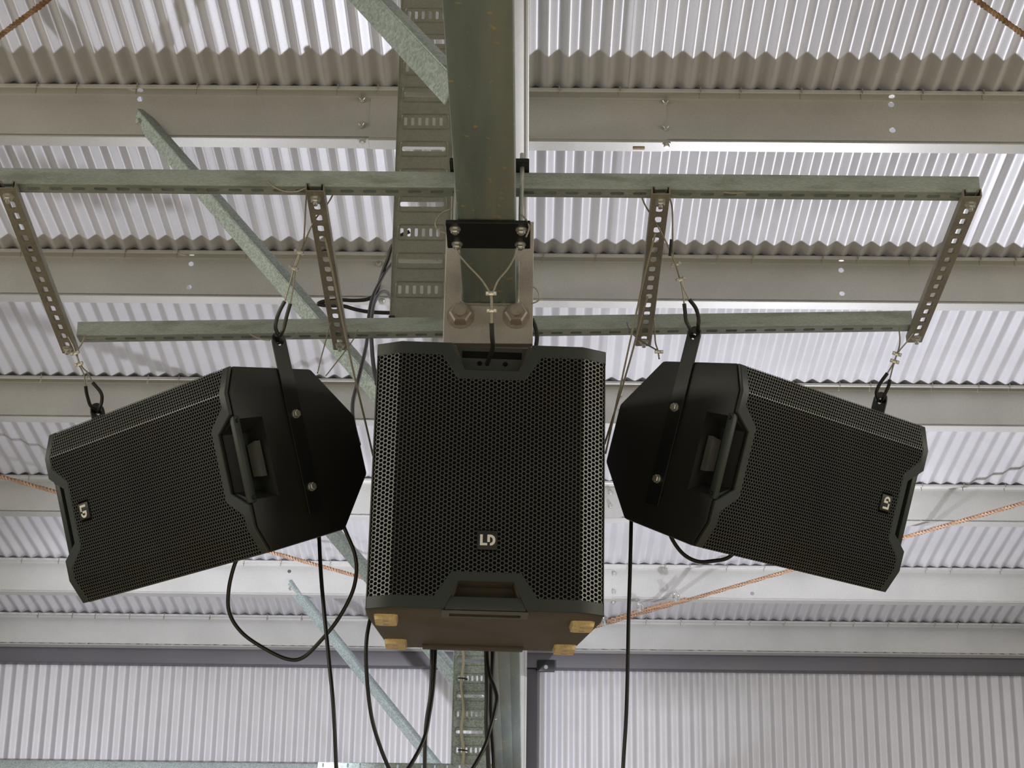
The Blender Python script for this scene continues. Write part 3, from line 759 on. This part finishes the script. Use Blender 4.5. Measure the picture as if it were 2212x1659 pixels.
sling('short wire sling above the outer end of the left loudspeaker', ('l', 'outer'), [(197, 878), (190, 860), (187, 848), (185, 834)], [(214, 884), (220, 866), (218, 848), (200, 826)],
      [(182, 812), (176, 798), (170, 788)], [(190, 806), (180, 796), (173, 786)], [(171, 787), (163, 763)],
      [[(171, 787), (165, 768), (160, 752), (155, 741), (147, 727)], [(172, 786), (167, 768), (169, 755), (178, 740), (184, 722)]], 4.72)
ts = sling('wire sling with black sleeve above the inner end of the right loudspeaker', ('r', 'inner'), [(1491, 712), (1482, 692), (1480, 675), (1478, 656)], [(1508, 705), (1509, 688), (1503, 666), (1489, 647)],
      [(1474, 625), (1470, 606)], [(1478, 625), (1472, 606)], [(1469, 604), (1459, 571)],
      [[(1469, 604), (1459, 571), (1440, 525), (1416, 480), (1392, 440), (1382, 408)], [(1462, 575), (1454, 552), (1453, 500), (1452, 450), (1446, 425)]], 4.115)
seg(pxpath([(1450, 517), (1449, 535), (1447, 553)], 4.19, 4.19), .0036, 'tie', ts, 'sleeve')
sling('short wire sling above the outer end of the right loudspeaker', ('r', 'outer'), [(1896, 862), (1893, 848), (1900, 830), (1917, 806)], [(1907, 862), (1914, 846), (1920, 832), (1922, 820)],
      [(1924, 795), (1931, 783)], [(1928, 796), (1932, 783)], [(1932, 781), (1937, 765)],
      [[(1932, 781), (1938, 764), (1944, 756), (1960, 737), (1974, 720)], [(1937, 765), (1942, 752), (1944, 735), (1942, 708)]], 4.70)
# bridle of the subwoofer
zc = 4.02
t = thing('suspension_wire', 'wire bridle from the black beam clamp down to the subwoofer handle', 'wire sling', atZ(1061, 634, zc), 'wire slings from frame to loudspeakers')
seg(pxpath([(985, 536), (990, 548), (1010, 572), (1040, 604), (1058, 632)], 4.04, zc), WR*1.15, 'wire', t, 'wire')
seg(pxpath([(1117, 536), (1111, 556), (1096, 582), (1076, 606), (1065, 632)], 4.04, zc), WR*1.15, 'wire', t, 'wire')
seg(pxpath([(1061, 634), (1062, 660), (1062, 700)], zc, zc), WR*1.5, 'wire', t, 'wire')
clip(t, atZ(1061, 634, zc-.004), -UP, .0062, 'wire_clip'); clip(t, atZ(1062, 671, zc-.004), -UP, .0058, 'wire_clip')
hq = SUBW @ V((-.012, .02, Hs-.045))
seg([atZ(1062, 698, zc), atZ(1063, 725, zc+.005), atZ(1064, 752, 4.05), hq], .0052, 'tie', t, 'sleeve')
def loose(label, pts, z0, z1=None, r=WR, m='wire', name='safety_wire', cat='wire', group='loose steel wires on the frame'):
    P = pxpath(pts, z0, z1)
    o = MB().add(*sweep(P, r, 8, 6)).build(name, m); return setprops(o, label, cat, group)
loose('loop of wire left of the black beam clamp', [(978, 450), (958, 458), (944, 472), (941, 488), (950, 499), (964, 504)], 4.02, 4.0)
loose('loop of wire right of the black beam clamp', [(1124, 462), (1136, 474), (1143, 488), (1141, 500), (1136, 512)], 4.02, 4.0)
loose('small wire loop at the right edge of the bolted plate', [(1147, 618), (1158, 624), (1165, 638), (1162, 650), (1147, 656)], 4.31, 4.31)
loose('slack wire under the long strut above the left loudspeaker', [(577, 392), (592, 404), (614, 413), (640, 414), (663, 405)], 4.10, 4.10)
loose('slack wire under the long strut right of the beam', [(1515, 398), (1545, 411), (1582, 417), (1625, 413), (1668, 402)], 4.10, 4.10)
loose('long safety wire from the frame to behind the subwoofer, left side', [(700, 505), (722, 605), (744, 715), (768, 822), (790, 915), (806, 985)], 4.26, 4.45, .0024)
loose('long safety wire from the frame to behind the subwoofer, right side', [(1416, 505), (1396, 580), (1377, 665), (1354, 770), (1330, 880), (1308, 980)], 4.22, 4.42, .0024)
loose('second safety wire reaching behind the subwoofer on the right', [(1399, 640), (1384, 690), (1366, 760), (1340, 850), (1306, 960)], 4.42, 4.48, .0024)
t = thing('safety_wire', 'short wire with a clip behind the right loudspeaker, at the frame', 'wire', atZ(1422, 760, 4.5), 'loose steel wires on the frame')
seg(pxpath([(1354, 697), (1362, 716), (1386, 737), (1420, 757)], 4.66, 4.52), .002, 'greywire', t, 'wire')
seg(pxpath([(1411, 682), (1414, 710), (1416, 740), (1421, 757), (1424, 775)], 4.66, 4.52), .002, 'wire', t, 'wire')
clip(t, atZ(1423, 760, 4.51), -UP, .0055, 'wire_clip')
loose('wire from the frame to the back of the left loudspeaker', [(714, 696), (704, 735), (694, 772), (686, 806)], 4.62, 4.50, .0016)
loose('curved wire from the frame to the back of the left loudspeaker', [(773, 712), (762, 735), (738, 768), (704, 812)], 4.62, 4.50, .0016)
loose('small wire bow hooked into the far strut, left of the beam', [(540, 722), (560, 732), (582, 735)], 4.55, 4.4, .0016)
loose('small wire bow between the strap and the far strut', [(615, 733), (632, 729), (645, 717)], 4.4, 4.6, .0016)
# ------------------------------------------------------------------ power and signal cables
def cable(label, pts, z0, z1=None, r=.0047):
    o = MB().add(*sweep(pxpath(pts, z0, z1), r, 10, 8)).build('power_cable', 'cable'); return setprops(o, label, 'cable', 'black cables hanging from the loudspeakers')
cable('black cable looping out of the upper cable tray round the frame channel', [(885, 500), (862, 512), (846, 535), (838, 560), (829, 582), (820, 610), (812, 633), (795, 646), (765, 649), (735, 648), (700, 651), (688, 657), (706, 660), (740, 661), (770, 669), (800, 674), (846, 676), (885, 676)], 6.2, 6.2, .0066)
cable('black cable arching out of the tray side and down behind the subwoofer', [(880, 672), (858, 662), (845, 645), (836, 631), (822, 632), (810, 650), (804, 675), (801, 705), (803, 745), (807, 790), (815, 830)], 6.6, 4.5, .0056)
cable('black cable dropping from the tray behind the left loudspeaker', [(885, 540), (860, 556), (838, 580), (822, 606), (804, 645), (796, 690), (793, 735), (785, 775), (772, 828), (762, 872), (764, 915), (775, 960)], 6.6, 4.62, .0056)
cable('black cable hanging in a wide loop under the left loudspeaker', [(520, 1195), (506, 1222), (494, 1275), (496, 1325), (524, 1368), (575, 1403), (622, 1424), (655, 1420), (692, 1385), (730, 1338), (760, 1282), (770, 1235), (766, 1195), (750, 1155), (735, 1120)], 4.45, 4.45)
cable('straight black cable hanging from the left loudspeaker out of view', [(688, 1130), (690, 1175), (694, 1250), (702, 1340), (712, 1440), (721, 1540), (728, 1700)], 4.42, 4.2)
cable('black cable curving down past the left corner of the subwoofer', [(812, 1300), (798, 1345), (791, 1395), (793, 1470), (803, 1550), (822, 1615), (846, 1672), (868, 1710)], 4.42, 4.3)
cable('paired black cable below the subwoofer, left one', [(932, 1380), (933, 1430), (930, 1500), (921, 1560), (918, 1620), (917, 1700)], 4.42, 4.3)
cable('paired black cable below the subwoofer, the one swinging left', [(941, 1380), (939, 1430), (935, 1490), (928, 1540), (918, 1590), (900, 1630), (872, 1675), (850, 1705)], 4.44, 4.2)
cable('thick black cable down the middle below the subwoofer', [(1050, 1385), (1051, 1430), (1052, 1500), (1051, 1560), (1054, 1620), (1057, 1700)], 4.5, 4.4, .0056)
cable('black cable bowing right and crossing below the subwoofer', [(1052, 1385), (1053, 1430), (1058, 1460), (1068, 1485), (1073, 1510), (1067, 1545), (1057, 1580), (1048, 1610), (1030, 1645), (1008, 1680)], 4.48, 4.25)
cable('right hand straight black cable below the subwoofer', [(1064, 1385), (1064, 1430), (1061, 1500), (1062, 1570), (1066, 1630), (1068, 1700)], 4.52, 4.4, .0054)
cable('black cable hanging straight down from the right loudspeaker', [(1364, 1100), (1363, 1150), (1361, 1230), (1358, 1330), (1356, 1430), (1353, 1540), (1347, 1640), (1343, 1700)], 4.46, 4.3)
cable('short black cable loop under the right loudspeaker', [(1440, 1140), (1458, 1175), (1480, 1200), (1508, 1213), (1538, 1212), (1572, 1205), (1600, 1180)], 4.45, 4.45, .0048)
cable('short black cable from the bolted plate into the subwoofer', [(1150, 690), (1157, 708), (1160, 728), (1157, 752), (1150, 775)], 4.4, 4.3, .005)
# scrap of packaging caught on the first purlin
p = onplane(1380, 319, V((0, PY[0], roof_z(PY[0])))-RN*(DEP+.003), RN)
MT['card'] = mat('brown_card', (.33, .24, .15), 0, .8, .15, 40)
o = MB().add(*box(-.022, .022, -.006, .008, -.004, 0, .001), RM(p)).build('card_scrap', 'card')
setprops(o, 'small brown card scrap stuck under the lower flange of the first purlin', 'scrap')
